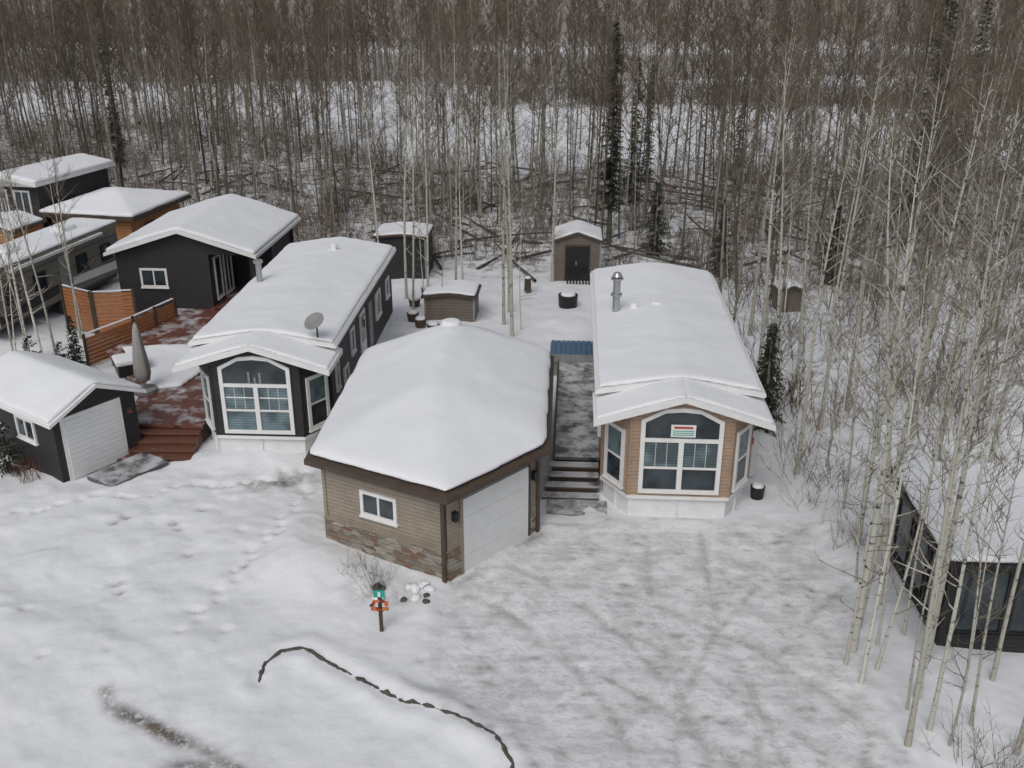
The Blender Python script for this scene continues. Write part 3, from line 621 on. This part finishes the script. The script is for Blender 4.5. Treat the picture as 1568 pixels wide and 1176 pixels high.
for x,y in TH: put(rn.choice(thin),'aspen_sapling',x,y,rn.uniform(.8,1.15),rn=rn,lean=(rn.gauss(0,.04),rn.gauss(0,.05)))
def forest_ok(x,y):
    if -9<x<8.2:
        if y<49.0: return False
    elif x>=8.2:
        if y<30 or (y<44 and rn.random()>.45): return False
    elif x>-18.5:
        if y<51.0: return False
    elif x>-29:
        if y<59: return False
    elif y<40: return False
    return True
fe=empty('forest_trees',0,0); cnt=0; tries=0
while cnt<540 and tries<20000:
    tries+=1
    y=rn.uniform(30,100); x=rn.uniform(-1,1)*(y*.60+5)
    if not forest_ok(x,y): continue
    lim=float(clear_lo(np.array([x]))[0])
    if y>lim: continue
    o=put(rn.choice(mid),'tree',x,y,rn.uniform(.7,1.08),fe,rn=rn,lean=(rn.gauss(0,.035),rn.gauss(0,.035)))
    k=rn.uniform(.45,1.15); o.scale=(o.scale[0]*k,o.scale[1]*k,o.scale[2]); cnt+=1
for i in range(170):
    y=rn.uniform(84,142); x=rn.uniform(-1,1)*(y*.58)
    if i%5<3: x=-abs(x)
    put(rn.choice(mid),'tree',x,y,rn.uniform(.5,.9),fe,rn=rn)
fd=empty('distant_forest',0,0); cnt=0
while cnt<950:
    y=142+230*rn.random()**1.5; x=rn.uniform(-1,1)*(y*.58+8)
    if y<float(clear_hi(np.array([x]))[0]): continue
    if 188<y<206: continue
    put(rn.choice(far),'tree',x,y,rn.uniform(.65,1.1),fd,rn=rn); cnt+=1
def shrub(name,seed,H,n,tr,mats,spread=.5):
    r_=random.Random(seed); V=[];F=[];MI=[]
    for i in range(n):
        az=r_.random()*6.283; el=r_.uniform(.7,1.45); d=Vector((math.cos(az)*math.cos(el),math.sin(az)*math.cos(el),math.sin(el)))
        b0=Vector((r_.uniform(-.2,.2)*spread*2,r_.uniform(-.2,.2)*spread*2,-.08)); h=H*r_.uniform(.5,1.1)
        p1=b0+d*h*.5; p2=p1+(d+Vector((r_.uniform(-.3,.3),r_.uniform(-.3,.3),.2))).normalized()*h*.5
        tube(V,F,MI,[b0,p1,p2],[tr*1.3,tr,tr*.4],3,0)
        for j in range(6):
            f=r_.uniform(.3,1); a=b0.lerp(p1,f*2) if f<.5 else p1.lerp(p2,f*2-1)
            tube(V,F,MI,[a,a+(d+Vector((r_.uniform(-1,1),r_.uniform(-1,1),r_.uniform(-.2,.5)))).normalized()*h*r_.uniform(.12,.35)],[tr*.8,tr*.3],3,0)
    me=bpy.data.meshes.new(name); me.from_pydata(V,[],F); me.materials.append(mats); me.update(); return me
BR=bark_mat('brush_twigs',(.08,.063,.05),(.23,.19,.145),False)
BRR=bark_mat('red_twigs',(.12,.05,.035),(.17,.09,.06),False)
sm=[shrub('brush_mesh_%d'%i,i,1.9,16,.010,BR,1.6) for i in range(5)]
fu=empty('forest_underbrush',0,0); cnt=0
while cnt<1150:
    y=rn.uniform(29,100); x=rn.uniform(-1,1)*(y*.60+5)
    if y<56 and -9<x<8 and y<47.8+rn.random()*2: continue
    if x>8.2 and y<44 and rn.random()<.72: continue
    if -29<x<=-9 and y<51.5: continue
    if x<=-29 and y<40: continue
    if y>float(clear_lo(np.array([x]))[0])+rn.expovariate(.3): continue
    o=put(rn.choice(sm),'shrub',x,y,rn.uniform(.5,1.4),fu,rn=rn); cnt+=1
for i in range(330):
    x=rn.uniform(-2,80); put(rn.choice(sm),'shrub',x,117+rn.gauss(0,3)+4*math.sin(x*.1),rn.uniform(.8,1.8),fu,rn=rn)
for i in range(160):
    x=rn.uniform(-70,60); put(rn.choice(sm),'shrub',x,rn.uniform(84,140),rn.uniform(.5,1.5),fu,rn=rn)
V=[];F=[];MI=[]
for i in range(200):
    y=rn.uniform(48.5,76); x=rn.uniform(-1,1)*y*.55
    if x<-9 and y<58: continue
    a=rn.uniform(0,3.14); l=rn.uniform(1.5,6)/2; z=gz_(x,y)+.12
    tube(V,F,MI,[(x-l*math.cos(a),y-l*math.sin(a),z-.05),(x,y,z+.1),(x+l*math.cos(a),y+l*math.sin(a),z+rn.uniform(0,.5))],[.08,.065,.035],6)
mk('fallen_logs',V,F,BK2,recalc=False,smooth=True)
fine=[shrub('dead_shrub_mesh_%d'%i,40+i,1.0,24,.004,BR,.9) for i in range(3)]; redm=shrub('red_shrub_mesh',60,1.1,26,.007,BRR,1.0)
for x,y,s_ in ((9.0,14.6,1.3),(9.6,14.2,1.2),(8.7,22.0,1.2),(8.6,26.0,1.7),(8.9,27.5,1.5),(-3.6,20.5,.75),(-3.2,20.3,.6),(-4.0,20.8,.6),(-3.4,20.0,.5),(9.6,25.2,1.6),(8.3,24.2,1.0)): put(rn.choice(fine),'bare_shrub',x,y,s_,rn=rn)
for x,y,s_ in ((-14.4,26.0,.8),(-14.9,26.4,.7),(9.4,31.5,1.6)): put(redm,'red_twig_shrub',x,y,s_,rn=rn)
rk=empty('garden_rocks',0,0)
for i in range(16):
    x=-2.6+rn.uniform(-.85,.6); y=20.0+rn.uniform(-.45,.4); r=rn.uniform(.07,.15)
    bm=bmesh.new(); bmesh.ops.create_icosphere(bm,subdivisions=2,radius=r)
    for v_ in bm.verts: v_.co*=rn.uniform(.8,1.2); v_.co.z*=.7
    me=bpy.data.meshes.new('rock'); bm.to_mesh(me); bm.free(); me.materials.append(M['rock'] if i%3==0 else M['snow']); me.polygons.foreach_set('use_smooth',[True]*len(me.polygons)); o=bpy.data.objects.new('rock',me); o.location=(x,y,gz_(x,y)+.02); o.parent=rk; link(o)
# ------------------------------------------------------------------ spruces
m,nt,b=new_mat('spruce_needles'); v=objv(nt); f=noise(nt,2.5,4,.7,v)
L(nt,mix(nt,ramp(nt,f,[(.3,0.),(.7,1.)]),(.02,.026,.017),(.062,.074,.045)),b.inputs['Base Color']); b.inputs['Roughness'].default_value=.8; NE=m
ST=plain('snow_tuft',(.6,.62,.64),.8,.1)
def spruce(name,seed,H,Rm,snowf=.06,dens=1.0,thin=False):
    r_=random.Random(seed); V=[];F=[];MI=[]
    tube(V,F,MI,[(0,0,-.2),(.03,0,H*.5),(0,0,H)],[.03+H*.011,.02+H*.006,.008],6,0)
    z=.05*H if not thin else .18*H
    while z<H*.985:
        t=z/H; Rr=Rm*((1-t)**.8)*r_.uniform(.6,1.1)+.05; nbr=int((4+4*(1-t))*dens)
        for i in range(nbr):
            az=r_.random()*6.283; Lr=Rr*r_.uniform(.45,1.15); d=Vector((math.cos(az),math.sin(az),r_.uniform(-.5,.15)+.3*t)); s_=Vector((-math.sin(az),math.cos(az),0))
            n=max(3,int(Lr/.09)); sn=r_.random()<snowf*2; zo=r_.uniform(-.1,.1)
            for k_ in range(1,n+1):
                q=Vector((0,0,z+zo))+d*Lr*k_/n+Vector((0,0,-.12*Lr*(k_/n)**2)); wl=(.22*(1-.55*k_/n))*min(1,Rm)*r_.uniform(.5,1.3)
                for sd in (-1,1,0):
                    if sd: tip=q+s_*sd*wl+d*wl*r_.uniform(.2,.9)+Vector((0,0,r_.uniform(-.15,.04)))
                    else: tip=q+d*wl*.5+Vector((r_.uniform(-.04,.04),r_.uniform(-.04,.04),-wl*r_.uniform(.6,1.3)))
                    b0=len(V); wv_=d*.035+Vector((0,0,.018)); V+= [tuple(q-wv_),tuple(q+wv_),tuple(tip)]; F.append((b0,b0+1,b0+2)); MI.append(2 if sn and sd and r_.random()<.6 else 1)
        z+=r_.uniform(.08,.16)*(1+H*.03)
    me=bpy.data.meshes.new(name); me.from_pydata(V,[],F)
    for a in (BK2,NE,ST): me.materials.append(a)
    me.polygons.foreach_set('material_index',MI); me.update(); return me
sp1=spruce('spruce_mesh_tall',1,12.5,1.25,.015,1.1,True); sp2=spruce('spruce_mesh_small',2,3.6,.85,.06,1.3); sp3=spruce('spruce_mesh_tiny',3,1.9,.7,.12,1.3); sp4=spruce('spruce_mesh_big',4,14,2.1,.015,1.0,True); sp5=spruce('spruce_mesh_thin',5,11,.9,.015,1.0,True)
for me,x,y,s_ in ((sp2,8.35,29.6,1.05),(sp2,8.9,31.6,.8),(sp1,5.4,53.5,.95),(sp5,6.9,56,.9),(sp4,22.5,54,1.0),(sp4,24.5,58,.95),(sp5,26.5,62,1.0),(sp5,-27,68,.95),(sp5,-34,62,1),(sp5,8.5,62,.8),(sp2,10.3,47,1.0),(sp2,15.5,46,1.1),(sp2,-16.5,34.6,.62),(sp3,-17.6,33.4,1.0),(sp3,-16.6,33.6,.8),(sp3,-15.3,26.6,.9),(sp5,16,70,.7),(sp4,30,66,.9),(sp5,-45,80,1.1),(sp2,7.6,51,1.1),(sp5,32,56,.9)):
    put(me,'spruce_tree',x,y,s_,rn=rn)
# ------------------------------------------------------------------ world, sun, camera
wd=bpy.data.worlds.new("World"); S.world=wd; wd.use_nodes=True; nt=wd.node_tree
bg=nt.nodes['Background']; sk=nt.nodes.new('ShaderNodeTexSky'); sk.sky_type='NISHITA'; sk.sun_disc=False
EL,AZ=50,200
sk.sun_elevation=R(EL); sk.sun_rotation=R(AZ); sk.dust_density=4; sk.air_density=1.0
hs=nt.nodes.new('ShaderNodeHueSaturation'); hs.inputs['Saturation'].default_value=.36; L(nt,sk.outputs[0],hs.inputs['Color']); L(nt,hs.outputs[0],bg.inputs['Color'])
bg.inputs['Strength'].default_value=.098
sl=bpy.data.lights.new('sun','SUN'); sl.energy=.68; sl.angle=R(35); sl.color=(1,.985,.96)
so=bpy.data.objects.new('sun',sl); link(so)
az=R(AZ); dv=Vector((math.sin(az)*math.cos(R(EL)),math.cos(az)*math.cos(R(EL)),math.sin(R(EL)))); so.rotation_euler=dv.to_track_quat('Z','Y').to_euler(); so.location=(0,0,40)
cam=bpy.data.cameras.new('camera'); co=bpy.data.objects.new('camera',cam); link(co); co.location=(0,0,14); co.rotation_euler=(R(90-22.8),0,0)
cam.sensor_width=36; cam.lens=34.44; cam.clip_end=5000; S.camera=co
S.view_settings.view_transform='Standard'; S.view_settings.look='None'; S.view_settings.exposure=0
